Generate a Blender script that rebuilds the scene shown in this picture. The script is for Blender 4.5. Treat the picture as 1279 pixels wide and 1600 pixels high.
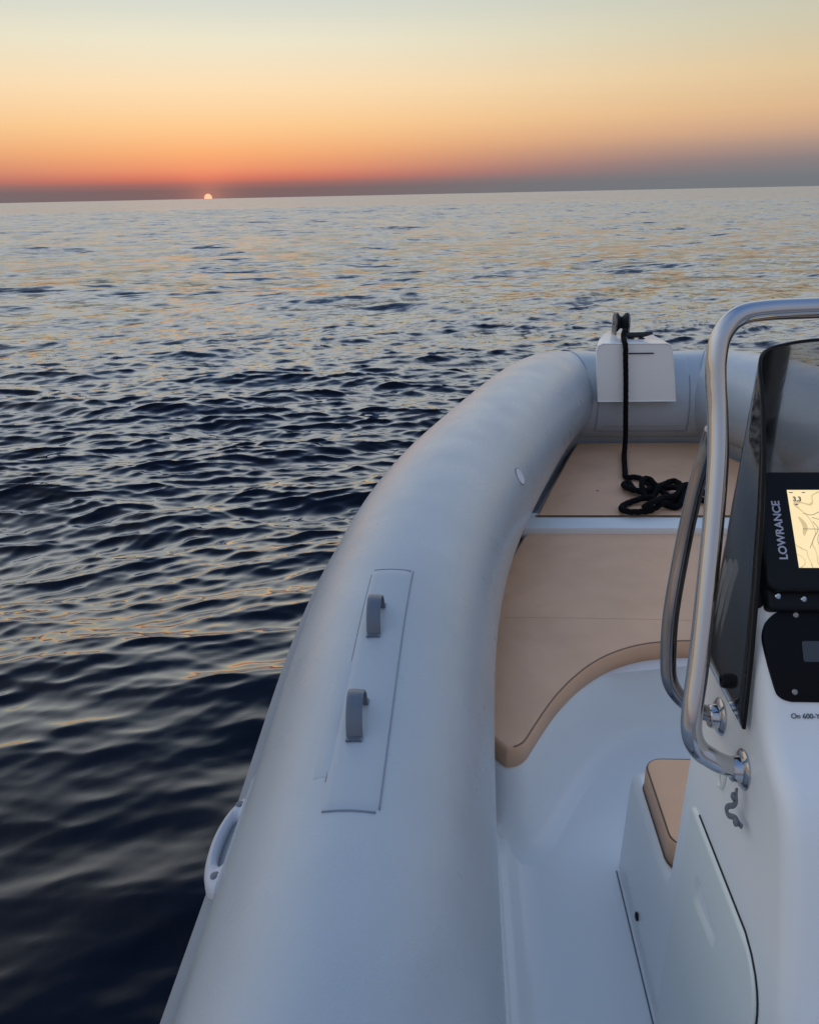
import bpy, bmesh, math, random
import numpy as np
from mathutils import Vector, Matrix

for o in list(bpy.data.objects):
    bpy.data.objects.remove(o, do_unlink=True)
scene = bpy.context.scene
COL = scene.collection
H = 1.72                       # eye height above the mean water level (metres)

def lin(r, g, b):
    f = lambda c: c / 12.92 if c <= .04045 else ((c + .055) / 1.055) ** 2.4
    return (f(r / 255), f(g / 255), f(b / 255), 1.0)

# ------------------------------------------------------------------ camera
cam = bpy.data.cameras.new('camera')
cam.sensor_fit = 'HORIZONTAL'; cam.sensor_width = 36.0
cam.lens = 36.0 * 1281.0 / 1279.0
cam.clip_start = .02; cam.clip_end = 60000
camo = bpy.data.objects.new('camera', cam); COL.objects.link(camo)
right = Vector((.998493, .051228, -.019680))
down = Vector((.000192, -.361858, -.932233))
fwd = Vector((-.054878, .930825, -.361322))
m3 = Matrix((right, -down, -fwd)).transposed()
camo.matrix_world = Matrix.Translation((0, 0, H)) @ m3.to_4x4()
scene.camera = camo

# ------------------------------------------------------------------ sky
SUN_AZ = math.atan2(-.273, .962)        # from +Y towards +X
SUN = Vector((-.273, .962, 0)).normalized()
SUN_EL = math.radians(.05)
world = bpy.data.worlds.new('World'); scene.world = world
world.use_nodes = True
nt = world.node_tree; N = nt.nodes; Lk = nt.links
N.clear()
def wmath(op, a, b=None, c=None, clamp=False):
    n = N.new('ShaderNodeMath'); n.operation = op; n.use_clamp = clamp
    for i, v in enumerate((a, b, c)):
        if v is None: continue
        if isinstance(v, (int, float)): n.inputs[i].default_value = v
        else: Lk.new(v, n.inputs[i])
    return n.outputs[0]
tc = N.new('ShaderNodeTexCoord')
nrm = N.new('ShaderNodeVectorMath'); nrm.operation = 'NORMALIZE'
Lk.new(tc.outputs['Generated'], nrm.inputs[0])
sep = N.new('ShaderNodeSeparateXYZ'); Lk.new(nrm.outputs[0], sep.inputs[0])
elev = wmath('ARCSINE', sep.outputs[2])
pram = wmath('SQRT', wmath('DIVIDE', wmath('MAXIMUM', elev, 0.0), math.pi / 2))
# azimuth away from the sun
hx = wmath('ADD', wmath('MULTIPLY', sep.outputs[0], SUN.x), wmath('MULTIPLY', sep.outputs[1], SUN.y))
hl = wmath('SQRT', wmath('ADD', wmath('MULTIPLY', sep.outputs[0], sep.outputs[0]), wmath('MULTIPLY', sep.outputs[1], sep.outputs[1])))
cosaz = wmath('DIVIDE', hx, wmath('MAXIMUM', hl, 1e-4))
az = wmath('ARCCOSINE', wmath('MINIMUM', wmath('MAXIMUM', cosaz, -1.0), 1.0))
sig = wmath('ADD', math.radians(15), wmath('MULTIPLY', wmath('DIVIDE', wmath('MAXIMUM', elev, 0.0), math.radians(6), clamp=True), math.radians(13)))
azn = wmath('DIVIDE', az, sig)
wsun = wmath('EXPONENT', wmath('MULTIPLY', wmath('MULTIPLY', azn, azn), -1.0))
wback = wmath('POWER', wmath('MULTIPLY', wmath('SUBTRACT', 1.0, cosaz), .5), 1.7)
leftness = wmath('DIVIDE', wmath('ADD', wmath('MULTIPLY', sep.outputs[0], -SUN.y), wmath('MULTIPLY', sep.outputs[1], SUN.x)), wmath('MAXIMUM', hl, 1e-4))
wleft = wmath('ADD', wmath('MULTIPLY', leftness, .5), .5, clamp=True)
def ramp(stops):
    n = N.new('ShaderNodeValToRGB'); cr = n.color_ramp; cr.interpolation = 'B_SPLINE'
    cr.interpolation = 'LINEAR'
    while len(cr.elements) < len(stops): cr.elements.new(.5)
    for e, (deg, c) in zip(cr.elements, stops):
        e.position = math.sqrt(deg / 90.0)
    for e, (deg, c) in zip(cr.elements, stops):
        e.color = lin(*c)
    Lk.new(pram, n.inputs[0]); return n.outputs[0]
sun_side = ramp([(0, (122, 99, 101)), (.5, (128, 99, 99)), (.85, (162, 106, 100)), (1.2, (214, 120, 98)), (1.7, (236, 147, 108)),
                 (2.7, (249, 176, 119)), (4.2, (254, 204, 146)), (6.4, (253, 223, 181)), (8.8, (238, 230, 204)), (11, (214, 218, 208)),
                 (18, (224, 228, 231)), (27, (226, 233, 242)), (36, (192, 210, 230)), (47, (118, 150, 200)), (90, (102, 136, 191))])
far_side = ramp([(0, (115, 122, 128)), (.6, (117, 124, 130)), (1.6, (128, 129, 134)), (2.4, (158, 145, 138)), (3.2, (194, 162, 140)), (4.4, (214, 176, 140)),
                 (6.4, (212, 187, 145)), (8.6, (196, 188, 160)), (11, (186, 189, 172)), (18, (206, 212, 214)), (27, (216, 224, 232)), (36, (186, 204, 226)),
                 (47, (118, 150, 200)), (90, (102, 136, 191))])
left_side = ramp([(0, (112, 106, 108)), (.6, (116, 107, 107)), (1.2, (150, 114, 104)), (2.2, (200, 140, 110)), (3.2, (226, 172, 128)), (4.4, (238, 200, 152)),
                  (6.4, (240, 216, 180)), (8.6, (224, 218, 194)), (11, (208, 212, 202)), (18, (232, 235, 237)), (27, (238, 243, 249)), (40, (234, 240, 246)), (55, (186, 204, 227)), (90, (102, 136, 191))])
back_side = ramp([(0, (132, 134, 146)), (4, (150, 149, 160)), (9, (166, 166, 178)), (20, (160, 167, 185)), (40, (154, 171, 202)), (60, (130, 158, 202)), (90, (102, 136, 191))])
def wmix(fac, a, b):
    n = N.new('ShaderNodeMix'); n.data_type = 'RGBA'
    Lk.new(fac, n.inputs[0]); Lk.new(a, n.inputs[6]); Lk.new(b, n.inputs[7]); return n.outputs[2]
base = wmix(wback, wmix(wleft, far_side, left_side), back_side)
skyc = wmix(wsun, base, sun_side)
# sun disc half sunk in the sea, with its narrow aureole
sund = N.new('ShaderNodeVectorMath'); sund.operation = 'DOT_PRODUCT'
Lk.new(nrm.outputs[0], sund.inputs[0])
sd = (SUN * math.cos(SUN_EL)) + Vector((0, 0, math.sin(SUN_EL)))
sund.inputs[1].default_value = sd
ang = wmath('ARCCOSINE', wmath('MINIMUM', sund.outputs['Value'], 1.0))
disc = wmath('SUBTRACT', 1.0, wmath('DIVIDE', wmath('SUBTRACT', ang, math.radians(.21)), math.radians(.05)), clamp=True)
aur = wmath('EXPONENT', wmath('MULTIPLY', ang, -1.0 / math.radians(1.1)))
def wscale(col, fac):
    n = N.new('ShaderNodeMix'); n.data_type = 'RGBA'; n.blend_type = 'MULTIPLY'; n.inputs[0].default_value = 1.0
    n.inputs[6].default_value = col; Lk.new(fac, n.inputs[7]); return n.outputs[2]
def wadd(a, b):
    n = N.new('ShaderNodeMix'); n.data_type = 'RGBA'; n.blend_type = 'ADD'; n.inputs[0].default_value = 1.0
    Lk.new(a, n.inputs[6]); Lk.new(b, n.inputs[7]); return n.outputs[2]
skyc = wadd(skyc, wscale((.26, .07, .02, 1), aur))
skyc = wadd(skyc, wscale((1.1, .45, .25, 1), disc))
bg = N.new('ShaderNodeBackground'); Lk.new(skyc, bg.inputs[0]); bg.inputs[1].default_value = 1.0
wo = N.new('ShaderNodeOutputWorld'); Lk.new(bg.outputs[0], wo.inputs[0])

# ------------------------------------------------------------------ sun lamp (the last of the setting sun)
sl = bpy.data.lights.new('sun', 'SUN'); sl.energy = .008; sl.angle = math.radians(12.0); sl.color = (1, .42, .18)
so = bpy.data.objects.new('sun', sl); COL.objects.link(so)
sdir = (SUN * math.cos(math.radians(1.0)) + Vector((0, 0, math.sin(math.radians(1.0)))))
so.rotation_euler = sdir.to_track_quat('Z', 'Y').to_euler(); so.location = (-8, 28, 6)

vs = scene.view_settings
scene.display_settings.display_device = 'sRGB'
vs.view_transform = 'Standard'; vs.look = 'None'; vs.exposure = 0.0; vs.gamma = 1.0; vs.use_curve_mapping = False
scene.render.engine = 'CYCLES'
scene.cycles.max_bounces = 8; scene.cycles.transparent_max_bounces = 12
scene.cycles.caustics_reflective = False; scene.cycles.caustics_refractive = False
scene.cycles.sample_clamp_indirect = 4.0
scene.cycles.use_denoising = True

# ------------------------------------------------------------------ materials
def mat(name, color=(.5, .5, .5), rough=.5, metal=0.0, bump=0.0, bscale=200.0, var=0.0, vscale=3.0, spec=.5, coat=0.0, rvar=0.0, crough=.05, lump=0.0, lscale=7.0):
    m = bpy.data.materials.new(name); m.use_nodes = True
    t = m.node_tree; b = t.nodes['Principled BSDF']
    b.inputs['Base Color'].default_value = (*color, 1); b.inputs['Roughness'].default_value = rough
    b.inputs['Metallic'].default_value = metal; b.inputs['Specular IOR Level'].default_value = spec
    b.inputs['Coat Weight'].default_value = coat; b.inputs['Coat Roughness'].default_value = crough
    g = t.nodes.new('ShaderNodeNewGeometry')
    if var > 0:
        n = t.nodes.new('ShaderNodeTexNoise'); n.inputs['Scale'].default_value = vscale; n.inputs['Detail'].default_value = 5
        t.links.new(g.outputs['Position'], n.inputs['Vector'])
        r = t.nodes.new('ShaderNodeMapRange'); r.inputs[1].default_value = .3; r.inputs[2].default_value = .7
        r.inputs[3].default_value = 1 - var; r.inputs[4].default_value = 1 + var
        t.links.new(n.outputs[0], r.inputs[0])
        x = t.nodes.new('ShaderNodeMix'); x.data_type = 'RGBA'; x.blend_type = 'MULTIPLY'; x.inputs[0].default_value = 1
        x.inputs[6].default_value = (*color, 1); t.links.new(r.outputs[0], x.inputs[7])
        t.links.new(x.outputs[2], b.inputs['Base Color'])
    if rvar > 0:
        n = t.nodes.new('ShaderNodeTexNoise'); n.inputs['Scale'].default_value = vscale * 2.7; n.inputs['Detail'].default_value = 6
        t.links.new(g.outputs['Position'], n.inputs['Vector'])
        r = t.nodes.new('ShaderNodeMapRange'); r.inputs[1].default_value = .3; r.inputs[2].default_value = .7
        r.inputs[3].default_value = max(.02, rough - rvar); r.inputs[4].default_value = rough + rvar
        t.links.new(n.outputs[0], r.inputs[0]); t.links.new(r.outputs[0], b.inputs['Roughness'])
    if bump > 0:
        n = t.nodes.new('ShaderNodeTexNoise'); n.inputs['Scale'].default_value = bscale; n.inputs['Detail'].default_value = 4
        t.links.new(g.outputs['Position'], n.inputs['Vector'])
        p = t.nodes.new('ShaderNodeBump'); p.inputs['Strength'].default_value = bump; p.inputs['Distance'].default_value = .002
        t.links.new(n.outputs[0], p.inputs['Height']); t.links.new(p.outputs[0], b.inputs['Normal'])
        if lump > 0:
            n2 = t.nodes.new('ShaderNodeTexNoise'); n2.inputs['Scale'].default_value = lscale; n2.inputs['Detail'].default_value = 2
            t.links.new(g.outputs['Position'], n2.inputs['Vector'])
            p2 = t.nodes.new('ShaderNodeBump'); p2.inputs['Strength'].default_value = 1; p2.inputs['Distance'].default_value = lump
            t.links.new(n2.outputs[0], p2.inputs['Height']); t.links.new(p2.outputs[0], p.inputs['Normal'])
    return m

M_PVC = mat('pvc_tube', (.395, .45, .50), .33, bump=.25, bscale=420, var=.05, vscale=3.2, rvar=.10, spec=.7, coat=.8, crough=.38)
M_PVC2 = mat('pvc_patch', (.415, .47, .52), .32, spec=.7, bump=.2, bscale=420, var=.03, vscale=5)
M_SEAM = mat('pvc_seam', (.17, .20, .25), .5)
M_EDGE = mat('pvc_patch_edge', (.24, .28, .34), .45)
M_STRAKE = mat('rubber_strake', (.27, .29, .31), .55, bump=.2, bscale=250, var=.06, vscale=9)
M_STRAP = mat('strap_webbing', (.10, .125, .165), .22, spec=1.0, bump=.4, bscale=600)
M_HANDLE = mat('moulded_handle', (.58, .60, .65), .42, bump=.15, bscale=300)
M_GEL = mat('gelcoat', (.88, .885, .87), .28, var=.01, vscale=2, coat=.2)
M_GELD = mat('gelcoat_door', (.82, .85, .79), .30, var=.01, vscale=2, coat=.2)
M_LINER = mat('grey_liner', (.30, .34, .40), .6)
M_VINYL = mat('tan_vinyl', (.82, .475, .28), .46, bump=.35, bscale=500, var=.07, vscale=3.5, rvar=.10, lump=.010, lscale=6)
M_PIPE = mat('piping', (.10, .075, .055), .55)
M_ROPE = mat('black_rope', (.006, .006, .007), .9, bump=.9, bscale=260, spec=.12)
M_STEEL = mat('stainless', (.52, .52, .535), .11, metal=1.0, bump=.05, bscale=60, rvar=.04, vscale=6)
M_RAIL2 = mat('stainless_dark_reflect', (.30, .30, .315), .14, metal=1.0, rvar=.05, vscale=6)  # same stainless, dark reflections on the side rails put into a darker base colour
M_DSTEEL = mat('weathered_steel', (.20, .19, .18), .38, metal=.8, var=.2, vscale=30)
M_BLACK = mat('black_plastic', (.007, .008, .010), .5, bump=.15, bscale=700, spec=.2)
M_CLEAT = mat('black_cleat', (.02, .021, .022), .4, spec=.35)
M_GLOSSB = mat('black_gloss', (.003, .0035, .006), .45, bump=.1, bscale=300, spec=.15)
M_GASK = mat('dark_gap', (.018, .02, .024), .8)
M_JOINT = mat('joint_sealant', (.16, .17, .18), .6)
M_CLIP = mat('grey_clip', (.16, .17, .20), .45)
M_WIN = mat('dim_display', (.045, .055, .07), .35)
M_TEXT = mat('print_grey', (.50, .50, .56), .5)
M_INK = mat('print_ink', (.06, .07, .09), .6)
M_SCR = mat('screw_head', (.30, .30, .28), .35, metal=.7)

def acrylic():
    m = bpy.data.materials.new('smoked_acrylic'); m.use_nodes = True; t = m.node_tree; t.nodes.clear()
    tr = t.nodes.new('ShaderNodeBsdfTransparent'); tr.inputs[0].default_value = (.86, .865, .87, 1)
    gl = t.nodes.new('ShaderNodeBsdfGlossy'); gl.inputs['Roughness'].default_value = .06; gl.inputs[0].default_value = (.9, .9, .9, 1)
    df = t.nodes.new('ShaderNodeBsdfDiffuse'); df.inputs[0].default_value = (.10, .104, .11, 1)
    fr = t.nodes.new('ShaderNodeFresnel'); fr.inputs[0].default_value = 1.49
    a = t.nodes.new('ShaderNodeMixShader'); a.inputs[0].default_value = .16
    b = t.nodes.new('ShaderNodeMixShader'); o = t.nodes.new('ShaderNodeOutputMaterial')
    t.links.new(tr.outputs[0], a.inputs[1]); t.links.new(df.outputs[0], a.inputs[2])
    t.links.new(fr.outputs[0], b.inputs[0]); t.links.new(a.outputs[0], b.inputs[1]); t.links.new(gl.outputs[0], b.inputs[2])
    t.links.new(b.outputs[0], o.inputs[0]); return m
M_ACR = acrylic()

def chart():
    m = bpy.data.materials.new('chart_screen'); m.use_nodes = True; t = m.node_tree; t.nodes.clear()
    g = t.nodes.new('ShaderNodeNewGeometry')
    n = t.nodes.new('ShaderNodeTexNoise'); n.inputs['Scale'].default_value = 11; n.inputs['Detail'].default_value = 2.5; n.inputs['Distortion'].default_value = .6
    t.links.new(g.outputs['Position'], n.inputs['Vector'])
    def mm(op, a, b=None):
        k = t.nodes.new('ShaderNodeMath'); k.operation = op
        for i, v in enumerate((a, b)):
            if v is None: continue
            if isinstance(v, (int, float)): k.inputs[i].default_value = v
            else: t.links.new(v, k.inputs[i])
        return k.outputs[0]
    fr = mm('FRACT', mm('MULTIPLY', n.outputs[0], 9.0))
    line = mm('LESS_THAN', mm('ABSOLUTE', mm('SUBTRACT', fr, .5)), .055)
    n2 = t.nodes.new('ShaderNodeTexNoise'); n2.inputs['Scale'].default_value = 16
    t.links.new(g.outputs['Position'], n2.inputs['Vector'])
    c1 = t.nodes.new('ShaderNodeMix'); c1.data_type = 'RGBA'; c1.inputs[6].default_value = lin(253, 226, 176); c1.inputs[7].default_value = lin(255, 240, 196)
    t.links.new(n2.outputs[0], c1.inputs[0])
    c2 = t.nodes.new('ShaderNodeMix'); c2.data_type = 'RGBA'; c2.inputs[7].default_value = lin(196, 172, 128)
    t.links.new(mm('MULTIPLY', line, .7), c2.inputs[0]); t.links.new(c1.outputs[2], c2.inputs[6])
    e = t.nodes.new('ShaderNodeEmission'); e.inputs[1].default_value = 1.0; t.links.new(c2.outputs[2], e.inputs[0])
    o = t.nodes.new('ShaderNodeOutputMaterial'); t.links.new(e.outputs[0], o.inputs[0]); return m
M_CHART = chart()

# ------------------------------------------------------------------ helpers (all coordinates: metres, z measured from the eye)
def finish(me, smooth=True, angle=None):
    if smooth:
        me.polygons.foreach_set('use_smooth', [True] * len(me.polygons))
        if angle is not None: me.set_sharp_from_angle(angle=math.radians(angle))
    me.update()
def obj(name, verts, faces, m, parent=None, smooth=True, angle=40, label=None, cat=None, kind=None, group=None, fixn=True):
    vv = np.array(verts, float); vv[:, 2] += H
    org = np.zeros(3)
    if parent is None:
        lo, hi = vv.min(0), vv.max(0); org = np.array([(lo[0] + hi[0]) / 2, (lo[1] + hi[1]) / 2, lo[2]])
    me = bpy.data.meshes.new(name); me.from_pydata((vv - org).tolist(), [], [list(f) for f in faces])
    if fixn:
        bm = bmesh.new(); bm.from_mesh(me); bmesh.ops.recalc_face_normals(bm, faces=bm.faces); bm.to_mesh(me); bm.free()
    finish(me, smooth, angle)
    me.materials.append(m)
    o = bpy.data.objects.new(name, me); COL.objects.link(o); o.location = org
    if parent is not None:
        o.parent = parent; o.location = (0, 0, 0)
        o.matrix_parent_inverse = parent_world(parent).inverted()
    if label: o['label'] = label
    if cat: o['category'] = cat
    if kind: o['kind'] = kind
    if group: o['group'] = group
    return o
WORLDM = {}
def parent_world(p):
    m = Matrix.Translation(p.location) if p.parent is None else Matrix.Identity(4)
    return m
def empty(name, loc, label, cat):
    o = bpy.data.objects.new(name, None); COL.objects.link(o); o.location = (loc[0], loc[1], loc[2] + H)
    o.empty_display_size = .2; o['label'] = label; o['category'] = cat; return o

def cr(P, n=8, closed=False):
    P = np.array(P, float)
    if closed: Q = np.vstack([P[-1], P, P[0], P[1]]); m = len(P)
    else: Q = np.vstack([2 * P[0] - P[1], P, 2 * P[-1] - P[-2]]); m = len(P) - 1
    out = []
    for i in range(m):
        a, b, c, d = Q[i:i + 4]
        for t in np.linspace(0, 1, n, endpoint=False):
            out.append(.5 * (2 * b + (c - a) * t + (2 * a - 5 * b + 4 * c - d) * t * t + (3 * b - a - 3 * c + d) * t ** 3))
    if not closed: out.append(P[-1])
    return np.array(out)
def sweep(path, rad, k=12, closed=False, flat=None, up=None):
    """round (or flat = (a, b) elliptical/rectangular) bar along a path; returns verts, faces"""
    p = np.array(path, float); n = len(p)
    if closed: T = np.roll(p, -1, 0) - np.roll(p, 1, 0)
    else: T = np.gradient(p, axis=0)
    T /= np.linalg.norm(T, axis=1)[:, None]
    u = np.array(up if up is not None else ((0, 0, 1) if abs(T[0][2]) < .9 else (1, 0, 0)), float)
    V = []; F = []
    u = u - T[0] * u.dot(T[0]); u /= np.linalg.norm(u)
    R = np.broadcast_to(np.asarray(rad, float), (n,))
    for i in range(n):
        if up is not None: u = np.array(up, float)
        u = u - T[i] * u.dot(T[i]); u /= np.linalg.norm(u)
        s = np.cross(T[i], u)
        for j in range(k):
            a = 2 * math.pi * (j + .5) / k
            if flat: V.append(p[i] + s * flat[0] * math.copysign(abs(math.cos(a)) ** .45, math.cos(a)) + u * flat[1] * math.copysign(abs(math.sin(a)) ** .45, math.sin(a)))
            else: V.append(p[i] + R[i] * (s * math.cos(a) + u * math.sin(a)))
    for i in range(n if closed else n - 1):
        i2 = (i + 1) % n
        for j in range(k):
            j2 = (j + 1) % k
            F.append((i * k + j, i * k + j2, i2 * k + j2, i2 * k + j))
    if not closed:
        F.append(tuple(range(k - 1, -1, -1))); F.append(tuple((n - 1) * k + j for j in range(k)))
    return V, F
def prism(outline, ext, bev=.004, seg=3, both=False, bottom=False):
    """closed 3-D outline extruded by vector ext with its rim rounded"""
    bm = bmesh.new()
    vs_ = [bm.verts.new(p) for p in outline]
    f = bm.faces.new(vs_)
    r = bmesh.ops.extrude_face_region(bm, geom=[f])
    tv = [g for g in r['geom'] if isinstance(g, bmesh.types.BMVert)]
    bmesh.ops.translate(bm, verts=tv, vec=Vector(ext))
    bmesh.ops.recalc_face_normals(bm, faces=bm.faces)
    if bev > 0:
        ts = set(tv)
        es = [e for e in bm.edges if (e.verts[0] in ts and e.verts[1] in ts) or (both and e.verts[0] not in ts and e.verts[1] not in ts)]
        bmesh.ops.bevel(bm, geom=es, offset=bev, segments=seg, profile=.5, affect='EDGES', clamp_overlap=True)
    V = [tuple(v.co) for v in bm.verts]; bm.verts.index_update()
    F = [tuple(v.index for v in f.verts) for f in bm.faces]
    bm.free(); return V, F
def rbox(c, size, bev=.004, seg=3, rot=None):
    bm = bmesh.new(); bmesh.ops.create_cube(bm, size=1)
    bmesh.ops.scale(bm, vec=Vector(size), verts=bm.verts)
    bmesh.ops.bevel(bm, geom=list(bm.edges), offset=bev, segments=seg, profile=.5, affect='EDGES')
    mm = Matrix.Translation(c) @ (rot.to_4x4() if rot is not None else Matrix.Identity(4))
    bmesh.ops.transform(bm, matrix=mm, verts=bm.verts)
    bm.verts.index_update(); V = [tuple(v.co) for v in bm.verts]; F = [tuple(v.index for v in f.verts) for f in bm.faces]
    bm.free(); return V, F
def lathe(c, axis, prof, k=24):
    """profile [(radius, height)] turned about axis through c"""
    ax = Vector(axis).normalized(); q = ax.to_track_quat('Z', 'Y').to_matrix(); c = Vector(c)
    V = []; F = []
    for r, h in prof:
        for j in range(k):
            a = 2 * math.pi * j / k
            V.append(tuple(c + q @ Vector((r * math.cos(a), r * math.sin(a), h))))
    for i in range(len(prof) - 1):
        for j in range(k):
            F.append((i * k + j, i * k + (j + 1) % k, (i + 1) * k + (j + 1) % k, (i + 1) * k + j))
    F.append(tuple(range(k))); F.append(tuple((len(prof) - 1) * k + j for j in range(k)))
    return V, F
def join(*parts):
    V = []; F = []
    for v, f in parts:
        o = len(V); V += [tuple(x) for x in v]; F += [tuple(i + o for i in q) for q in f]
    return V, F
def rrect(w, h, r, n=5):
    out = []
    for cx, cy, a0 in ((w / 2 - r, h / 2 - r, 0), (-w / 2 + r, h / 2 - r, 90), (-w / 2 + r, -h / 2 + r, 180), (w / 2 - r, -h / 2 + r, 270)):
        for i in range(n + 1):
            a = math.radians(a0 + 90 * i / n); out.append((cx + r * math.cos(a), cy + r * math.sin(a)))
    return out

# ------------------------------------------------------------------ sea: one sheet out to the horizon, wind chop as real relief
def tile(Nn, L, seed, wl, rms, direc, short, power=3.6, spread=2):
    rng = np.random.default_rng(seed)
    k1 = np.fft.fftfreq(Nn, L / Nn) * 2 * np.pi
    kx, ky = np.meshgrid(k1, k1, indexing='ij'); k = np.hypot(kx, ky); k[0, 0] = 1
    cosd = (kx * direc[0] + ky * direc[1]) / k
    kp = 2 * np.pi / wl
    A = np.exp(-.9 * (kp / k) ** 2) * k ** (-power / 2 - .35) * np.exp(-(k * short / (2 * np.pi)) ** 2)
    A *= .035 + np.abs(cosd) ** spread
    A[0, 0] = 0
    h = A * (rng.normal(size=k.shape) + 1j * rng.normal(size=k.shape))
    hh = np.fft.ifft2(h).real; s = rms / hh.std()
    dx = np.fft.ifft2(h * (-1j) * kx / k).real * s; dy = np.fft.ifft2(h * (-1j) * ky / k).real * s
    return hh * s, dx, dy, L
def samp(t, X, Y, rot=0.0):
    hh, dx, dy, L = t; n = hh.shape[0]
    u = np.mod(X / L, 1) * n; v = np.mod(Y / L, 1) * n
    i = np.floor(u).astype(int); j = np.floor(v).astype(int); fu = u - i; fv = v - j
    i %= n; j %= n; i2 = (i + 1) % n; j2 = (j + 1) % n
    g = lambda a: a[i, j] * (1 - fu) * (1 - fv) + a[i2, j] * fu * (1 - fv) + a[i, j2] * (1 - fu) * fv + a[i2, j2] * fu * fv
    return g(hh), g(dx), g(dy)
def make_sea():
    th_f = np.arange(-44, 44, .14)
    th = np.radians(np.concatenate([np.arange(-180, -84, 3.0), np.arange(-84, -44, .36), th_f, np.arange(44, 74, .5), np.arange(74, 180, 3.0)]))
    rs = [.35]
    while rs[-1] < 26000:
        r = rs[-1]; rs.append(r + (min(max(.016, .62 * r * r / (H * 819)), .36) if r < 150 else .05 * r))
    r = np.array(rs); dr = np.gradient(r)
    RR, TT = np.meshgrid(r, th, indexing='ij'); DR = np.broadcast_to(dr[:, None], RR.shape)
    X = RR * np.sin(TT); Y = RR * np.cos(TT)
    wd = np.array([-.36, .93]); wd /= np.linalg.norm(wd)
    A = tile(512, 43.0, 3, 2.8, .026, wd, .50, 3.5, 4)
    B = tile(512, 9.3, 8, .32, .0070, (-.28, .96), .06, 3.0, 5)
    D = tile(512, 4.1, 18, .13, .0021, (-.35, .93), .04, 3.0, 4)
    E_ = tile(512, 23.7, 29, 1.0, .0095, (-.1, .99), .20, 3.0, 4)
    C = tile(512, 173.0, 5, 14.0, .05, (-.5, .86), 3.0, 3.2, 2)
    Z = np.zeros_like(X); OX = np.zeros_like(X); OY = np.zeros_like(X)
    coarse = (np.abs(TT) > math.radians(74.0))
    for t, lam, chop in ((A, 1.8, 1.15), (E_, 1.0, 1.15), (B, .28, 1.25), (D, .12, 1.2), (C, 12, .8)):
        h, dx, dy = samp(t, X + 3.1 * lam, Y + 1.7 * lam)
        fade = np.clip(1.6 - DR / (lam * .33), 0, 1); fade = fade * fade * (3 - 2 * fade)
        fade = np.where(coarse, fade * (lam > 1), fade)
        near = np.clip((RR - 1.8) / 3.0, 0, 1); near = near * near * (3 - 2 * near)
        fade = fade * ((.22 + .78 * near) if lam < 1 else (.6 + .4 * near))
        Z += h * fade; OX -= chop * dx * fade; OY -= chop * dy * fade
    X2 = X + OX; Y2 = Y + OY
    # the hull presses the water down where it floats
    ins = np.clip((X2 - .02) / .18, 0, 1) * np.clip((1.93 - X2) / .18, 0, 1) * np.clip((4.2 - Y2) / .4, 0, 1) * np.clip((Y2 + 2.2) / .3, 0, 1)
    Z = Z * (1 - ins) - .45 * ins
    nr, nt_ = X.shape
    V = np.stack([X2, Y2, Z], -1).reshape(-1, 3)
    idx = np.arange(nr * nt_).reshape(nr, nt_)
    a = idx[:-1]; b = idx[1:]; a2 = np.roll(a, -1, 1); b2 = np.roll(b, -1, 1)
    Q = np.ascontiguousarray(np.stack([a, b, b2, a2], -1).reshape(-1, 4)[:, ::-1])
    me = bpy.data.meshes.new('sea')
    me.vertices.add(len(V)); me.vertices.foreach_set('co', V.astype(np.float32).ravel())
    me.loops.add(Q.size); me.loops.foreach_set('vertex_index', Q.astype(np.int32).ravel())
    me.polygons.add(len(Q)); me.polygons.foreach_set('loop_start', np.arange(0, Q.size, 4, dtype=np.int32))
    me.polygons.foreach_set('use_smooth', np.ones(len(Q), bool))
    me.update(calc_edges=True); me.validate()
    o = bpy.data.objects.new('sea', me); COL.objects.link(o); o['kind'] = 'structure'
    m = bpy.data.materials.new('sea_water'); m.use_nodes = True; t = m.node_tree; bs = t.nodes['Principled BSDF']
    g = t.nodes.new('ShaderNodeNewGeometry')
    def vm(op, a, b=None):
        k = t.nodes.new('ShaderNodeVectorMath'); k.operation = op
        for i, v in enumerate((a, b)):
            if v is None: continue
            if isinstance(v, tuple): k.inputs[i].default_value = v
            else: t.links.new(v, k.inputs[i])
        return k
    rot = t.nodes.new('ShaderNodeVectorRotate'); rot.rotation_type = 'Z_AXIS'; rot.inputs['Angle'].default_value = -math.atan2(.36, .93)
    t.links.new(g.outputs['Position'], rot.inputs['Vector'])
    dist = vm('LENGTH', vm('MULTIPLY', g.outputs['Position'], (1, 1, 0)).outputs[0]).outputs['Value']
    total = vm('ADD', g.outputs['Normal'], (0, 0, 0)).outputs[0]
    # (wavelength scale, stretch along crest, slope, distance where it starts / is full)
    for sc, st, slope, d0, d1, det in ((9.0, .30, .40, 3, 9, 3), (2.6, .25, .70, 10, 20, 4), (.55, .35, .40, 90, 200, 3), (.10, .35, .25, 100, 300, 2)):
        mp = vm('MULTIPLY', rot.outputs[0], (sc * st, sc, sc)).outputs[0]
        n = t.nodes.new('ShaderNodeTexNoise'); n.inputs['Scale'].default_value = 1; n.inputs['Detail'].default_value = det; n.inputs['Roughness'].default_value = .55
        t.links.new(mp, n.inputs['Vector'])
        d = vm('MULTIPLY', vm('SUBTRACT', n.outputs['Color'], (.5, .5, .5)).outputs[0], (slope * st * 2.2, slope * 2.2, 0)).outputs[0]
        mr = t.nodes.new('ShaderNodeMapRange'); mr.interpolation_type = 'SMOOTHSTEP'
        mr.inputs[1].default_value = d0; mr.inputs[2].default_value = d1
        t.links.new(dist, mr.inputs[0])
        k = t.nodes.new('ShaderNodeVectorMath'); k.operation = 'SCALE'; t.links.new(d, k.inputs[0]); t.links.new(mr.outputs[0], k.inputs['Scale'])
        total = vm('ADD', total, k.outputs[0]).outputs[0]
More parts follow.
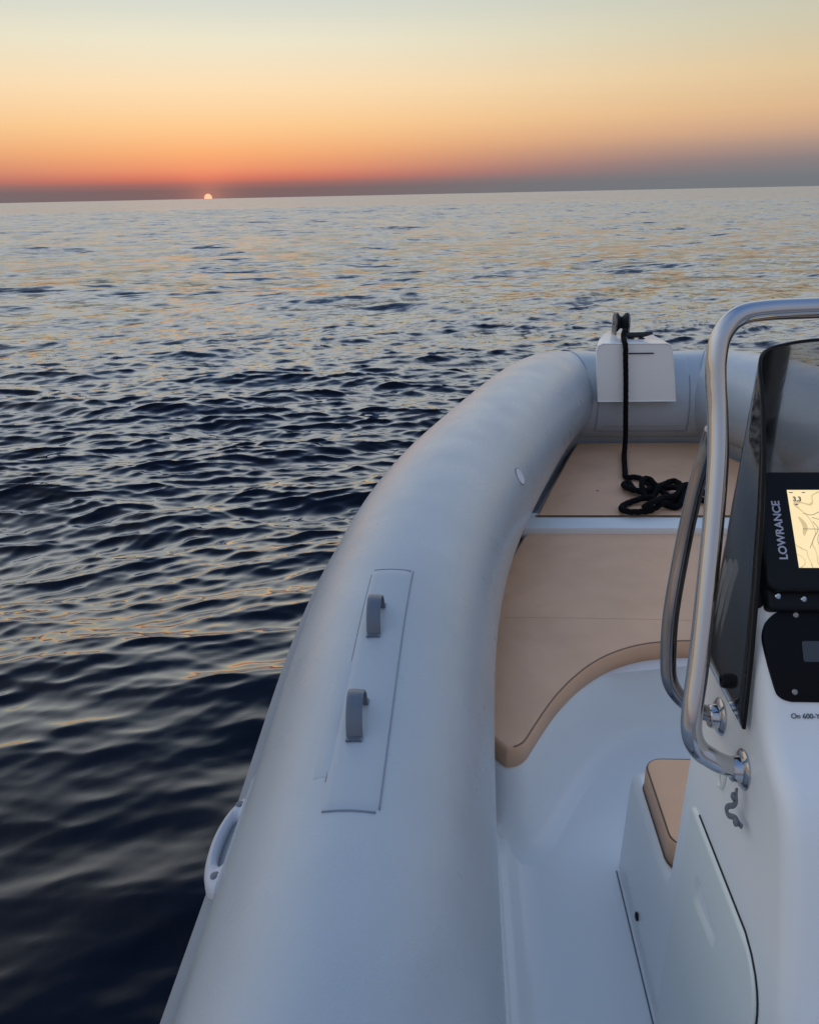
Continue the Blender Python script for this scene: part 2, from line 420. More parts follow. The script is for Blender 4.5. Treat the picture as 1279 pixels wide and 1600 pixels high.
    t.nodes.remove(bs); outn = [n for n in t.nodes if n.type == 'OUTPUT_MATERIAL'][0]
    nfin = vm('NORMALIZE', total).outputs[0]
    fz = t.nodes.new('ShaderNodeFresnel'); fz.inputs['IOR'].default_value = 1.333; t.links.new(nfin, fz.inputs['Normal'])
    cv = t.nodes.new('ShaderNodeValToRGB'); cr_ = cv.color_ramp; cr_.interpolation = 'LINEAR'
    pts = [(0, 0), (.02, .011), (.034, .027), (.065, .14), (.12, .36), (.25, .53), (.6, .60), (1, .70)]
    while len(cr_.elements) < len(pts): cr_.elements.new(.5)
    for e_, p in zip(cr_.elements, pts): e_.position = p[0]
    for e_, p in zip(cr_.elements, pts): e_.color = (p[1], p[1], p[1], 1)
    t.links.new(fz.outputs[0], cv.inputs[0])
    gl = t.nodes.new('ShaderNodeBsdfGlossy'); gl.inputs['Color'].default_value = (1, 1, 1, 1); t.links.new(nfin, gl.inputs['Normal'])
    df = t.nodes.new('ShaderNodeBsdfDiffuse'); df.inputs['Color'].default_value = (.0008, .0018, .0085, 1)
    mxs = t.nodes.new('ShaderNodeMixShader'); t.links.new(cv.outputs[0], mxs.inputs[0]); t.links.new(df.outputs[0], mxs.inputs[1]); t.links.new(gl.outputs[0], mxs.inputs[2])
    t.links.new(mxs.outputs[0], outn.inputs[0])
    # waves too small to resolve far out widen the reflection instead
    rr = t.nodes.new('ShaderNodeMath'); rr.operation = 'LOGARITHM'; rr.inputs[1].default_value = 10; t.links.new(dist, rr.inputs[0])
    rm = t.nodes.new('ShaderNodeMapRange'); rm.interpolation_type = 'SMOOTHSTEP'
    rm.inputs[1].default_value = .8; rm.inputs[2].default_value = 1.9; rm.inputs[3].default_value = .07; rm.inputs[4].default_value = .22
    t.links.new(rr.outputs[0], rm.inputs[0]); t.links.new(rm.outputs[0], gl.inputs['Roughness'])
    me.materials.append(m)
make_sea()

# ------------------------------------------------------------------ the boat
BOAT = empty('inflatable_boat', (.975, 1.4, -1.95), 'pale grey rigid inflatable boat with white deck and centre console', 'boat')
XC = .975
PORT = [(-.171, -1.75, -1.19), (-.171, -.6, -1.19), (-.171, .3, -1.19), (-.171, 1.0, -1.19), (-.166, 1.346, -1.181), (-.154, 1.836, -1.121), (-.105, 2.318, -1.083), (-.009, 2.784, -1.061),
        (.123, 3.229, -1.045), (.254, 3.644, -1.027), (.378, 4.02, -1.023), (.478, 4.30, -1.035), (.573, 4.43, -1.05), (.705, 4.455, -1.06), (.975, 4.457, -1.061)]
full = PORT + [(2 * XC - x, y, z) for x, y, z in PORT[-2::-1]]
TP = cr(full, 14)
for _ in range(80): TP[1:-1] = TP[1:-1] * .5 + (TP[:-2] + TP[2:]) * .25
def trad(p): return .25 + .0158 * np.exp(-((p[:, 1] - 2.7) / .8) ** 2)
TR = trad(TP)
TT_ = np.gradient(TP, axis=0); TT_ /= np.linalg.norm(TT_, axis=1)[:, None]
TS = np.cross(TT_, (0, 0, 1)); TS /= np.linalg.norm(TS, axis=1)[:, None]; TU = np.cross(TS, TT_)
def tube_pt(i, a, off=0.0):
    """i: fractional station, a: angle in degrees (0 inboard, 90 top, 180 outboard)"""
    i0 = int(min(max(math.floor(i), 0), len(TP) - 2)); f = i - i0
    L = lambda A: A[i0] * (1 - f) + A[i0 + 1] * f
    c = math.cos(math.radians(a)); s = math.sin(math.radians(a))
    n = L(TS) * c + L(TU) * s; n = n / np.linalg.norm(n)
    return L(TP) + n * (L(TR) + off)
def station(y):                      # port-side station at a given y
    half = TP[:len(TP) // 2 + 1, 1]; return float(np.interp(y, half, np.arange(len(half))))
def make_tube():
    k = 72; V = []; F = []
    n = len(TP)
    for i in range(n):
        for j in range(k):
            V.append(tube_pt(i, 360 * j / k))
    for i in range(n - 1):
        for j in range(k):
            F.append((i * k + j, i * k + (j + 1) % k, (i + 1) * k + (j + 1) % k, (i + 1) * k + j))
    for end, d in ((0, -1), (n - 1, 1)):                 # stern cones
        prev = [end * k + j for j in range(k)]
        for s, rr in ((.12, .93), (.24, .75), (.36, .45), (.42, .15)):
            cur = []
            for j in range(k):
                p = TP[end] + d * TT_[end] * s + (np.array(V[end * k + j]) - TP[end]) * rr
                cur.append(len(V)); V.append(p)
            for j in range(k): F.append((prev[j], prev[(j + 1) % k], cur[(j + 1) % k], cur[j]))
            prev = cur
        F.append(tuple(prev))
    return obj('tube', V, F, M_PVC, BOAT, angle=None)
TUBE = make_tube()
def sheet(i0, i1, a0, a1, off, ni, na, thick=.0015, corner=0.0):
    """glued-on sheet following the tube"""
    V = []; F = []
    for layer in (0, 1):
        for p in range(ni + 1):
            for q in range(na + 1):
                fi = p / ni; fa = q / na
                aa = a0 + (a1 - a0) * fa
                if corner: # round the corners of the sheet a little
                    e = min(fi, 1 - fi) * (i1 - i0)
                    if e < corner:
                        sh = 1 - math.sqrt(max(0, 1 - (1 - e / corner) ** 2)); mid = (a0 + a1) / 2; aa = mid + (aa - mid) * (1 - .16 * sh)
                edge = min(p, ni - p, q, na - q) == 0
                V.append(tube_pt(i0 + (i1 - i0) * fi, aa, (off if not edge else off * .15) if layer else -.004))
    w = na + 1; b = (ni + 1) * w
    for p in range(ni):
        for q in range(na):
            F.append((p * w + q, p * w + q + 1, (p + 1) * w + q + 1, (p + 1) * w + q))
            F.append((b + p * w + q, b + p * w + q + 1, b + (p + 1) * w + q + 1, b + (p + 1) * w + q))
    for p in range(ni):
        F.append((p * w, (p + 1) * w, b + (p + 1) * w, b + p * w)); F.append((p * w + na, (p + 1) * w + na, b + (p + 1) * w + na, b + p * w + na))
    for q in range(na):
        F.append((q, q + 1, b + q + 1, b + q)); F.append((ni * w + q, ni * w + q + 1, b + ni * w + q + 1, b + ni * w + q))
    return V, F
def bead(pts, rad, name, m, parent, k=6):
    V, F = sweep(pts, rad, k); return obj(name, V, F, m, parent, angle=None)

# rub strake on the outboard side, port and starboard in one run
V, F = sheet(2, len(TP) - 3, 171, 194, .026, 260, 6); obj('rub_strake', V, F, M_STRAKE, TUBE, angle=50)
# long glued patch on top of the port tube with two strap handles
s0, s1 = station(1.07), station(1.865)
V, F = sheet(s0, s1, 79.5, 102, .0028, 60, 12, corner=.9); obj('handle_patch', V, F, M_PVC2, TUBE, angle=30)
out = [tube_pt(s0 + (s1 - s0) * t, 79.3, .001) for t in np.linspace(.01, 1, 40)]
bead(out, .0013, 'patch_edge', M_EDGE, TUBE)
out = [tube_pt(s0 + (s1 - s0) * .0, a, .001) for a in np.linspace(80.5, 101, 14)]
bead(out, .0016, 'patch_edge', M_EDGE, TUBE)
out = [tube_pt(s0 + (s1 - s0) * t, 102.2, .0005) for t in np.linspace(.1, .98, 40)]
bead(out, .0008, 'patch_edge', M_EDGE, TUBE)
out = [tube_pt(s1, a, .001) for a in np.linspace(80.5, 101, 14)]
bead(out, .0009, 'patch_edge', M_EDGE, TUBE)
V, F = sheet(station(1.16), station(1.52), 100, 108, .0016, 24, 4); obj('patch_underlay', V, F, M_PVC2, TUBE, angle=30)
def strap(ya, yb, hgt, w):
    pts = []
    for t in np.linspace(-.22, 1.22, 34):
        y = ya + (yb - ya) * min(max(t, 0), 1)
        if t < 0: p = tube_pt(station(ya + t * (yb - ya) * .6), 93.5, .0045)
        elif t > 1: p = tube_pt(station(yb + (t - 1) * (yb - ya) * .6), 93.5, .0045)
        else:
            arch = math.sin(math.pi * t) ** .55
            yy = y + .012 * arch
            p = tube_pt(station(yy), 93.5, .0045 + hgt * arch)
        pts.append(p)
    V, F = sweep(pts, .01, 12, flat=(w / 2, .0028), up=(0, 0, 1))
    return V, F
V, F = strap(1.262, 1.365, 0.052, .031); obj('strap_handle', V, F, M_STRAP, TUBE, angle=35)
V, F = strap(1.60, 1.70, 0.050, .031); obj('strap_handle', V, F, M_STRAP, TUBE, angle=35)
# bow joint seams and the reinforcing sheets behind the bow locker
half = len(TP) // 2
for sgn in (-1, 1):
    i = half + sgn * 24
    V, F = sheet(i - .9, i + .9, -95, 150, .0022, 4, 60); obj('seam_band', V, F, M_PVC2, TUBE, angle=30)
    bead([tube_pt(i + sgn * .95, a, .0006) for a in np.linspace(-90, 150, 50)], 0.0013, 'seam_line', M_SEAM, TUBE)
i0, i1 = half - 13.5, half + 13.5
V, F = sheet(i0, i1, -30, 70, .003, 40, 24, corner=2); obj('bow_patch', V, F, M_PVC2, TUBE, angle=30)
for a in (-30, -22):
    bead([tube_pt(i0 + (i1 - i0) * t, a, .002) for t in np.linspace(.03 if a < -25 else .1, .97 if a < -25 else .9, 40)], .0022, 'patch_edge', M_EDGE, TUBE)
for t in (0, 1):
    bead([tube_pt(i0 + (i1 - i0) * t, a, .002) for a in np.linspace(-29, 40, 24)], .0020, 'patch_edge', M_EDGE, TUBE)
# fabric skirt that closes the bow tube down to the deck
sk = []; kf = []
ii = np.linspace(station(2.9), 2 * half - station(2.9), 120)
for q in ii:
    p = tube_pt(q, -42, -.002); b = tube_pt(q, -52, .0)
    sk += [tuple(p), tuple((p + b) / 2 + np.array([0, 0, -.012])), (b[0], b[1], -1.30), (b[0], b[1], -1.36)]
for i in range(119):
    for j in range(3): kf.append((i * 4 + j, i * 4 + j + 1, i * 4 + 5 + j, i * 4 + 4 + j))
obj('bow_skirt', sk, kf, M_PVC, TUBE, angle=None)
# round valve on the inboard face of the port tube
vp = tube_pt(station(2.82), 28, 0); vc = tube_pt(station(2.82), 28, .05); ax = vc - vp
V, F = lathe(vp, ax, [(.030, -.01), (.030, .001), (.028, .0028), (.022, .0032), (.021, .0022), (.004, .0022)]); obj('valve_cap', V, F, mat('valve_white', (.72, .74, .77), .35), TUBE, angle=30)
V, F = lathe(vp, ax, [(.0325, -.01), (.0325, .0012), (.031, .0016), (.030, .0008)]); obj('valve_ring', V, F, M_SEAM, TUBE, angle=30)

# grab handle moulded pad on the outboard side
def grab():
    outer = cr([(-.446, 1.402, 0), (-.470, 1.372, 0), (-.484, 1.331, 0), (-.490, 1.28, 0), (-.487, 1.226, 0), (-.477, 1.182, 0), (-.461, 1.150, 0), (-.441, 1.135, 0), (-.424, 1.15, 0), (-.418, 1.20, 0), (-.416, 1.27, 0), (-.418, 1.34, 0), (-.426, 1.39, 0)], 6, True)
    inner = cr([(-.450, 1.338, 0), (-.459, 1.328, 0), (-.465, 1.29, 0), (-.466, 1.25, 0), (-.462, 1.222, 0), (-.454, 1.212, 0), (-.447, 1.222, 0), (-.443, 1.25, 0), (-.442, 1.29, 0), (-.444, 1.325, 0)], 6, True)
    c = inner.mean(0)
    n = 72; V = []; F = []
    def res(P):
        a = np.arctan2((P[:, 0] - c[0]) * 4.0, P[:, 1] - c[1]); o = np.argsort(a); a = a[o]; P = P[o]
        t = np.linspace(-math.pi, math.pi, n, endpoint=False)
        return np.stack([np.interp(t, a, P[:, i], period=2 * math.pi) for i in range(2)], 1)
    O = res(outer) * .948; I = res(inner) * .948
    zt = lambda x: -1.138 + .25 * (x + .43)
    prof = [(0, -.034), (0, -.008), (.16, .002), (.5, .006), (.84, .001), (1, -.008), (1, -.034)]
    for w, dz in prof:
        for q in range(n):
            p = O[q] * (1 - w) + I[q] * w; V.append((p[0], p[1], zt(p[0]) + dz))
    for i in range(len(prof)):
        i2 = (i + 1) % len(prof)
        for q in range(n): F.append((i * n + q, i * n + (q + 1) % n, i2 * n + (q + 1) % n, i2 * n + q))
    g = obj('grab_handle', V, F, M_HANDLE, BOAT, angle=50)
    for x, y in ((-.4285, 1.30), (-.4285, 1.115)):
        V, F = lathe((x, y, zt(x) + .002), (0, 0, 1), [(.009, 0), (.009, .0035), (.006, .005), (.001, .005)], 14); obj('bolt', V, F, M_CLIP, g, angle=30)
    # glued base flange
    V, F = sheet(station(1.05), station(1.35), 160, 172, .005, 20, 6, corner=1.0); obj('base_flange', V, F, M_PVC2, g, angle=30)
grab()

# hull under the tubes
def hull():
    ys = np.linspace(-1.7, 4.15, 28); V = []; F = []
    for y in ys:
        t = max(0, (y - 1.6) / 2.7); w = .93 * (1 - t ** 2.6) + .02; kz = -2.12 + .60 * t ** 2.4; cz = -1.83 + .30 * t ** 2
        sx = [(-w, -1.42), (-w * .97, cz + .12), (-w * .9, cz), (-w * .45, (cz + kz) / 2 - .02), (0, kz), (w * .45, (cz + kz) / 2 - .02), (w * .9, cz), (w * .97, cz + .12), (w, -1.42)]
        for x, z in sx: V.append((XC + x, y, z))
    for i in range(len(ys) - 1):
        for j in range(8): F.append((i * 9 + j, i * 9 + j + 1, (i + 1) * 9 + j + 1, (i + 1) * 9 + j))
    F.append(tuple(range(9)))
    obj('hull', V, F, M_GEL, BOAT, angle=30)
hull()

# sole (cockpit floor) with a raised lip beside the tube
def sole():
    xs = [(.055, -1.50), (.106, -1.515), (.112, -1.552), (.118, -1.556), (.128, -1.556), (.136, -1.562), (.146, -1.585), (.17, -1.597), (.21, -1.6), (.6, -1.6), (.975, -1.6)]
    xs = xs + [(2 * XC - x, z) for x, z in xs[-2::-1]]
    ys = np.concatenate([np.linspace(-1.7, 2.6, 44)]); V = []; F = []
    for y in ys:
        for x, z in xs: V.append((x, y, z))
    n = len(xs)
    for i in range(len(ys) - 1):
        for j in range(n - 1): F.append((i * n + j, i * n + j + 1, (i + 1) * n + j + 1, (i + 1) * n + j))
    o = obj('deck', V, F, M_GEL, BOAT, angle=60)
    for s in (-1, 1):
        x = (lambda q: q) if s < 0 else (lambda q: 2 * XC - q)
        V = []; F = []
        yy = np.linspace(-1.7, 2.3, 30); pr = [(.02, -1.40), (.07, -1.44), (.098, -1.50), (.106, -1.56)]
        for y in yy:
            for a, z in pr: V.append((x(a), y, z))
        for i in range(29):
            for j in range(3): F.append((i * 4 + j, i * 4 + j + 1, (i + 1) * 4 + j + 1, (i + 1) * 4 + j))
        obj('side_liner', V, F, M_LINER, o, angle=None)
    return o
DECK = sole()

# bow locker: concave front, flat top under the cushions
ARC = [(.075, 1.76), (.098, 1.715), (.135, 1.70), (.175, 1.722), (.21, 1.79), (.245, 1.862), (.29, 1.945), (.347, 2.03), (.41, 2.105), (.482, 2.165), (.56, 2.207), (.64, 2.228), (.75, 2.238), (.86, 2.241), (.975, 2.242)]
arc = cr([(x, y, 0) for x, y in ARC], 5)[:, :2]
arc = np.vstack([arc, np.stack([2 * XC - arc[-2::-1, 0], arc[-2::-1, 1]], 1)])
def locker():
    T = np.gradient(arc, axis=0); T /= np.linalg.norm(T, axis=1)[:, None]; Nn = np.stack([T[:, 1], -T[:, 0]], 1)   # pointing aft/in
    prof = [(-.05, -1.352), (-.012, -1.352), (-.004, -1.355), (0, -1.363), (.004, -1.44), (.010, -1.52), (.022, -1.558), (.042, -1.583), (.07, -1.596), (.10, -1.603)]
    V = []; F = []; n = len(prof)
    for p, q in zip(arc, Nn):
        for d, z in prof: V.append((p[0] + q[0] * d, p[1] + q[1] * d, z))
    for i in range(len(arc) - 1):
        for j in range(n - 1): F.append((i * n + j, i * n + j + 1, (i + 1) * n + j + 1, (i + 1) * n + j))
    o = obj('bow_locker', V, F, M_GEL, BOAT, angle=None)
    # flat top, port edge tucked below the tube
    ys = np.linspace(1.76, 4.5, 30); V = []; F = []
    for y in ys:
        xl = -.02 + .0 if y < 2.3 else float(np.interp(y, [2.3, 3.3, 4.0, 4.5], [-.02, .2, .45, .72]))
        lo = xl
        fr = float(np.interp(y, [1.76, 1.862, 2.03, 2.165, 2.242], [.19, .24, .342, .475, XC])) if y < 2.242 else XC
        V.append((lo, y, -1.351)); V.append((fr, y, -1.351)); V.append((2 * XC - fr, y, -1.351)); V.append((2 * XC - lo, y, -1.351))
    for i in range(len(ys) - 1):
        F.append((i * 4, i * 4 + 1, i * 4 + 5, i * 4 + 4)); F.append((i * 4 + 2, i * 4 + 3, i * 4 + 7, i * 4 + 6))
    obj('locker_top', V, F, M_GEL, o, smooth=False)
    # lip of the forward hatch that shows between the two cushions
    V, F = rbox((XC, 3.172, -1.3105), (1.40, .170, .086), .003, 2); obj('hatch_lip', V, F, mat('matte_gelcoat', (.80, .81, .79), .6, var=.02, vscale=8), o, angle=40)
    return o
locker()

# cushions (loose, so things of their own)
def cushion(name, outline, z0, z1, bev, label, seam=None):
    V, F = prism([(x, y, z0) for x, y in outline], (0, 0, z1 - z0), bev, 4)
    V = [(x, y, z - 0.0) for x, y, z in V]
    o = obj(name, V, F, M_VINYL, None, angle=None, label=label, cat='cushion')
    c = np.array(outline); ctr = c.mean(0)
    return o
EDGE = [(.084, 1.76), (.088, 1.85), (.094, 1.95), (.108, 2.063), (.123, 2.247), (.150, 2.5), (.180, 2.707), (.225, 2.89), (.279, 3.064)]
def back_outline():
    e = cr([(x, y, 0) for x, y in EDGE], 5)[:, :2]
    a = arc[8:len(arc) - 8]
    e2 = np.stack([2 * XC - e[::-1, 0], e[::-1, 1]], 1)
    return [tuple(p) for p in np.vstack([a, e2[::-1], [(2 * XC - .30, 3.10)], [(.30, 3.10)], e[::-1]])]
def outline_aft():
    e = cr([(x, y, 0) for x, y in EDGE], 5)[:, :2]
    a = arc[9:len(arc) - 9]
    st = np.stack([2 * XC - e[:, 0], e[:, 1]], 1)
    top = [(2 * XC - .292, 3.085), (2 * XC - .31, 3.092), (.31, 3.092), (.292, 3.085)]
    return [tuple(p) for p in a] + [tuple(p) for p in st] + top + [tuple(p) for p in e[::-1]]
oa = outline_aft()
CA = cushion('bow_cushion', oa, -1.350, -1.292, .012, 'large tan vinyl bow cushion with concave curved aft edge in front of console')
pip = [(x, y, -1.2915) for x, y in oa]
e = cr([(x + .004, y, -1.294) for x, y in EDGE], 5)
bead(e, .0032, 'piping', M_PIPE, CA)
bead([(x, y, -1.293) for x, y in np.linspace((.30, 3.090), (2 * XC - .30, 3.090), 20)], .003, 'piping', M_PIPE, CA)
a2 = arc[12:-12]; T = np.gradient(a2, axis=0); T /= np.linalg.norm(T, axis=1)[:, None]; Nn = np.stack([T[:, 1], -T[:, 0]], 1)
bead([(p[0] - q[0] * .006, p[1] - q[1] * .006, -1.2935) for p, q in zip(a2, Nn)], .0022, 'seam', mat('tan_stitch', (.27, .16, .10), .6), CA)
bead([(x, 2.372 + .006 * math.sin(x * 5), -1.2921) for x in np.linspace(.16, 2 * XC - .16, 40)], .0007, 'seam', mat('tan_crease', (.36, .23, .15), .6), CA)
fe = [(.338, 3.212), (.346, 3.216), (.39, 3.37), (.44, 3.55), (.50, 3.75), (.555, 3.94), (.60, 4.09), (.645, 4.235), (.655, 4.262), (.68, 4.27), (.74, 4.272)]
fo = cr([(x, y, 0) for x, y in fe], 4)[:, :2]
fo = [tuple(p) for p in fo] + [(2 * XC - x, y) for x, y in fo[::-1]]
CF = cushion('bow_cushion', fo, -1.349, -1.262, .008, 'small tan vinyl cushion at the very bow, under the coiled black rope')
bead([(x + .004, y, -1.265) for x, y in cr([(x, y, 0) for x, y in fe[1:-2]], 4)[:, :2]], .004, 'piping', M_PIPE, CF)
V, F = lathe((.642, 3.515, -1.262), (0, 0, 1), [(.005, 0), (.005, .0012), (.001, .0016)], 10); obj('stud', V, F, M_GASK, CF, angle=30)

# white bow box that carries roller and cleat
def bowbox():
    secs = []
    fr = [(.728, -1.005), (1.121, -1.005), (1.103, -.884), (1.080, -.745), (1.070, -.722), (1.05, -.712), (.733, -.709), (.714, -.719), (.706, -.742), (.716, -.88)]
    def sec(y, cxn, sx, zt, zb):
        o = []
        for x, z in fr:
            zz = (z + 1.005) / (1.005 - .71); o.append((cxn + (x - .915) * sx, y, zb + (zt - zb) * zz))
        return o
    S = [sec(4.144, .915, .985, -.716, -1.002), sec(4.140, .915, .993, -.712, -1.0045), sec(4.142, .915, 1.0, -.710, -1.006), sec(4.17, .915, 1.0, -.7085, -1.006), sec(4.3, .92, .88, -.707, -.97), sec(4.44, .93, .72, -.707, -.93), sec(4.52, .935, .60, -.709, -.90), sec(4.55, .936, .52, -.725, -.90)]
    V = [p for s in S for p in s]; F = []; n = len(fr)
    for i in range(len(S) - 1):
        for j in range(n): F.append((i * n + j, i * n + (j + 1) % n, (i + 1) * n + (j + 1) % n, (i + 1) * n + j))
    F.append(tuple(range(n))); F.append(tuple((len(S) - 1) * n + j for j in range(n)))
    b = obj('bow_box', V, F, M_GEL, BOAT, angle=28)
    V, F = rbox((.925, 4.139, -.760), (.126, .004, .006), .001, 1); obj('slot', V, F, M_GASK, b)
    # bow roller: two cheek plates and a grooved wheel
    r = []
    for x in (.834, .901):
        ol = [(x, 4.42 + .045 * math.cos(a) * 1.15, -.655 + .058 * math.sin(a)) for a in np.linspace(-.6, math.pi + .6, 18)] + [(x, 4.37, -.712), (x, 4.47, -.712)]
        V, F = prism(ol, (.009, 0, 0), .002, 2); r.append((V, F))
    V, F = r[0]; rr = obj('bow_roller', V, F, M_DSTEEL, BOAT, angle=35)
    V, F = r[1]; obj('cheek_plate', V, F, M_DSTEEL, rr, angle=35)
    V, F = lathe((.845, 4.42, -.648), (1, 0, 0), [(.02, 0), (.047, .0), (.05, .006), (.034, .02), (.03, .027), (.034, .034), (.05, .049), (.047, .055), (.02, .055)]); obj('roller_wheel', V, F, M_BLACK, rr, angle=35)
    V, F = lathe((.826, 4.42, -.648), (1, 0, 0), [(.009, 0), (.009, .09), (.001, .09)], 12); obj('axle', V, F, M_STEEL, rr, angle=35)
    # cleat
    hp = cr([(.846, 4.262, -.683), (.88, 4.265, -.688), (.92, 4.27, -.690), (.96, 4.272, -.688), (1.004, 4.272, -.680)], 6)
    V, F = sweep(hp, 0.0145 - .0065 * np.abs(np.linspace(-1, 1, len(hp))) ** 2.5, 10); c = obj('cleat', V, F, M_CLEAT, BOAT, angle=None)
    for x in (.897, .950):
        V, F = lathe((x, 4.268, -.71), (0, 0, 1), [(.017, 0), (.017, .004), (.009, .007), (.008, .022)], 14); obj('cleat_foot', V, F, M_CLEAT, c, angle=35)
bowbox()

# black mooring rope: hitched on the cleat, down the box front, heaped on the bow cushion
def rope():
    p = [(.890, 4.292, -.699), (.876, 4.284, -.682), (.864, 4.264, -.668), (.852, 4.236, -.676), (.846, 4.20, -.693), (.842, 4.155, -.703), (.843, 4.124, -.722),
         (.846, 4.116, -.78), (.857, 4.114, -.91), (.868, 4.112, -1.08), (.873, 4.106, -1.17), (.868, 4.075, -1.228), (.846, 3.97, -1.246)]
    coil = [(.832, 3.86), (.821, 3.773), (.87, 3.763), (.902, 3.697), (.905, 3.607), (.857, 3.555), (.821, 3.59), (.815, 3.679), (.786, 3.652), (.797, 3.555), (.835, 3.521), (.894, 3.555), (.967, 3.66), (1.03, 3.715), (1.05, 3.651), (1.048, 3.555), (1.011, 3.454), (.965, 3.471), (.924, 3.538), (.884, 3.59), (.848, 3.555), (.84, 3.488), (.875, 3.471), (.924, 3.538), (.969, 3.607), (1.007, 3.572), (1.01, 3.471), (.969, 3.375), (.918, 3.39), (.86, 3.438), (.79, 3.439), (.737, 3.391), (.718, 3.335), (.746, 3.303), (.802, 3.310), (.853, 3.344), (.897, 3.359), (.953, 3.422), (1.005, 3.521), (1.06, 3.50), (1.10, 3.44), (1.13, 3.50), (1.09, 3.56), (1.02, 3.50), (.963, 3.42), (.901, 3.385), (.837, 3.318), (.80, 3.308)]
    rnd = random.Random(4)
    for i, (x, y) in enumerate(coil):
        x *= .9705; y *= .9705; z = -1.247
        near = sum(1 for a, b in coil[:max(0, i - 2)] if math.hypot(a * .9705 - x, b * .9705 - y) < .045)
        z += min(near, 3) * .017
        p.append((x, y, z + rnd.uniform(0, .004)))
    path = cr(p, 14)
    V, F = sweep(path, .0130, 14)
    L = np.concatenate([[0], np.cumsum(np.linalg.norm(np.diff(path, axis=0), axis=1))])
    for i in range(len(path)):                      # three laid strands
        for j in range(14):
            a_ = 2 * math.pi * (j + .5) / 14; k_ = abs(math.cos(1.5 * (a_ + L[i] / .016)))
            V[i * 14 + j] = path[i] + (np.array(V[i * 14 + j]) - path[i]) * (.82 + .24 * k_)
    obj('mooring_rope', V, F, M_ROPE, None, angle=None, label='black mooring rope hitched to the bow cleat and heaped on the forward cushion', cat='rope')
rope()

# ------------------------------------------------------------------ console with forward seat
PROF = [(.62, -1.605), (.66, -1.45), (.73, -1.2), (.785, -1.03), (.82, -.93), (.848, -.865), (.872, -.815), (.890, -.787), (.907, -.768), (.925, -.757), (.945, -.750), (.967, -.742), (.985, -.731), (1.0, -.7175), (1.015, -.697), (1.045, -.652),
        (1.075, -.607), (1.098, -.5725), (1.106, -.563), (1.118, -.556), (1.135, -.553), (1.20, -.551), (1.25, -.552), (1.268, -.556), (1.280, -.567), (1.286, -.585), (1.288, -.65), (1.290, -.9), (1.292, -1.2), (1.294, -1.26), (1.30, -1.28), (1.315, -1.290), (1.34, -1.293),
        (1.45, -1.293), (1.60, -1.295), (1.628, -1.30), (1.645, -1.315), (1.652, -1.34), (1.656, -1.45), (1.66, -1.605)]
def wallx(z): return .415 + .03 * (z + 1.6) / 1.03
def console():
    P = np.array(PROF); T = np.gradient(P, axis=0); T /= np.linalg.norm(T, axis=1)[:, None]
    Nn = np.stack([T[:, 1], -T[:, 0]], 1)         # inward for this winding
    n = len(P); r = .030; V = []; F = []; rings = []
    steps = [math.radians(a) for a in (0, 15, 30, 45, 60, 75, 90)]
    prof = [(r * (1 - math.sin(a)), r * (1 - math.cos(a))) for a in steps]     # (inset, depth in x) from side face to top face
    for side in (0, 1):
        for ins, dep in (prof if side == 0 else prof[::-1]):
            ring = []
            for (y, z), q in zip(P, Nn):
                yy, zz = y + q[0] * ins, z + q[1] * ins
                x = wallx(zz) + dep
                ring.append(len(V)); V.append((x if side == 0 else 2 * XC - x, yy, zz))
            rings.append(ring)
    for a, b in zip(rings[:-1], rings[1:]):
        for j in range(n - 1): F.append((a[j], a[j + 1], b[j + 1], b[j]))
    F.append(tuple(rings[0])); F.append(tuple(rings[-1]))
    return obj('console', V, F, M_GEL, BOAT, angle=None)
CON = console()
# joint where the console stands on the sole
bead([(.407, y, -1.599) for y in np.linspace(.6, 1.62, 30)], 0.0018, 'joint_line', M_JOINT, CON)
# side door with finger pull
def door():
    y0, y1, zt, zb, rc = .862, 1.215, -1.033, -1.585, .07
    ny, nz = 130, 170; V = []; F = []
    yst = lambda z: y0 - .30 * (zt - z) * .55
    def pt(u, v, off):
        # rounded top corners
        z = zt + (zb - zt) * v; dz = zt - z
        cut = rc - math.sqrt(max(0, rc * rc - (rc - dz) ** 2)) if dz < rc else 0
        cut2 = .02 - math.sqrt(max(0, .02 ** 2 - (.02 - dz) ** 2)) if dz < .02 else 0
        a = yst(z) + cut; b = y1 - cut2
        y = a + (b - a) * u
        # scoop: a wedge that deepens towards its aft, upper end
        s = (1.072 - y) / .058; w = (z + 1.148) / (.029 - .0075 * (s + 1)) if abs(s) < 1 else 9
        dep = 0
        if abs(s) < 1 and abs(w) < 1:
            dep = .026 * (1 - s ** 6) * (1 - abs(w) ** 4) * (.75 - .3 * s) * (.6 + .4 * w)
        return (wallx(z) - off + dep, y, z)
    for i in range(nz + 1):
        for j in range(ny + 1):
            edge = min(i, nz - i, j, ny - j)
            V.append(pt(j / ny, i / nz, .0 if edge == 0 else (.0045 if edge == 1 else .0065)))
    w = ny + 1
    for i in range(nz):
        for j in range(ny): F.append((i * w + j, i * w + j + 1, (i + 1) * w + j + 1, (i + 1) * w + j))
    d = obj('side_door', V, F, M_GELD, CON, angle=None)
    pts = [(wallx(pt(1, 0, 0)[2]) - .001, y, z + .003) for x, y, z in [pt(u, 0, 0) for u in np.linspace(.93, 0, 30)]]
    pts += [(x - .001, y - .0025, z) for x, y, z in [pt(0, v, 0) for v in np.linspace(.01, 1, 40)]]
    bead(pts, .0017, 'door_gap', M_GASK, d)
door()
V, F = lathe((wallx(-1.55) - .001, 1.432, -1.545), (-1, 0, 0), [(.010, 0), (.010, .003), (.006, .0045), (.001, .0035)], 16); obj('drain_plug', V, F, M_BLACK, CON, angle=30)
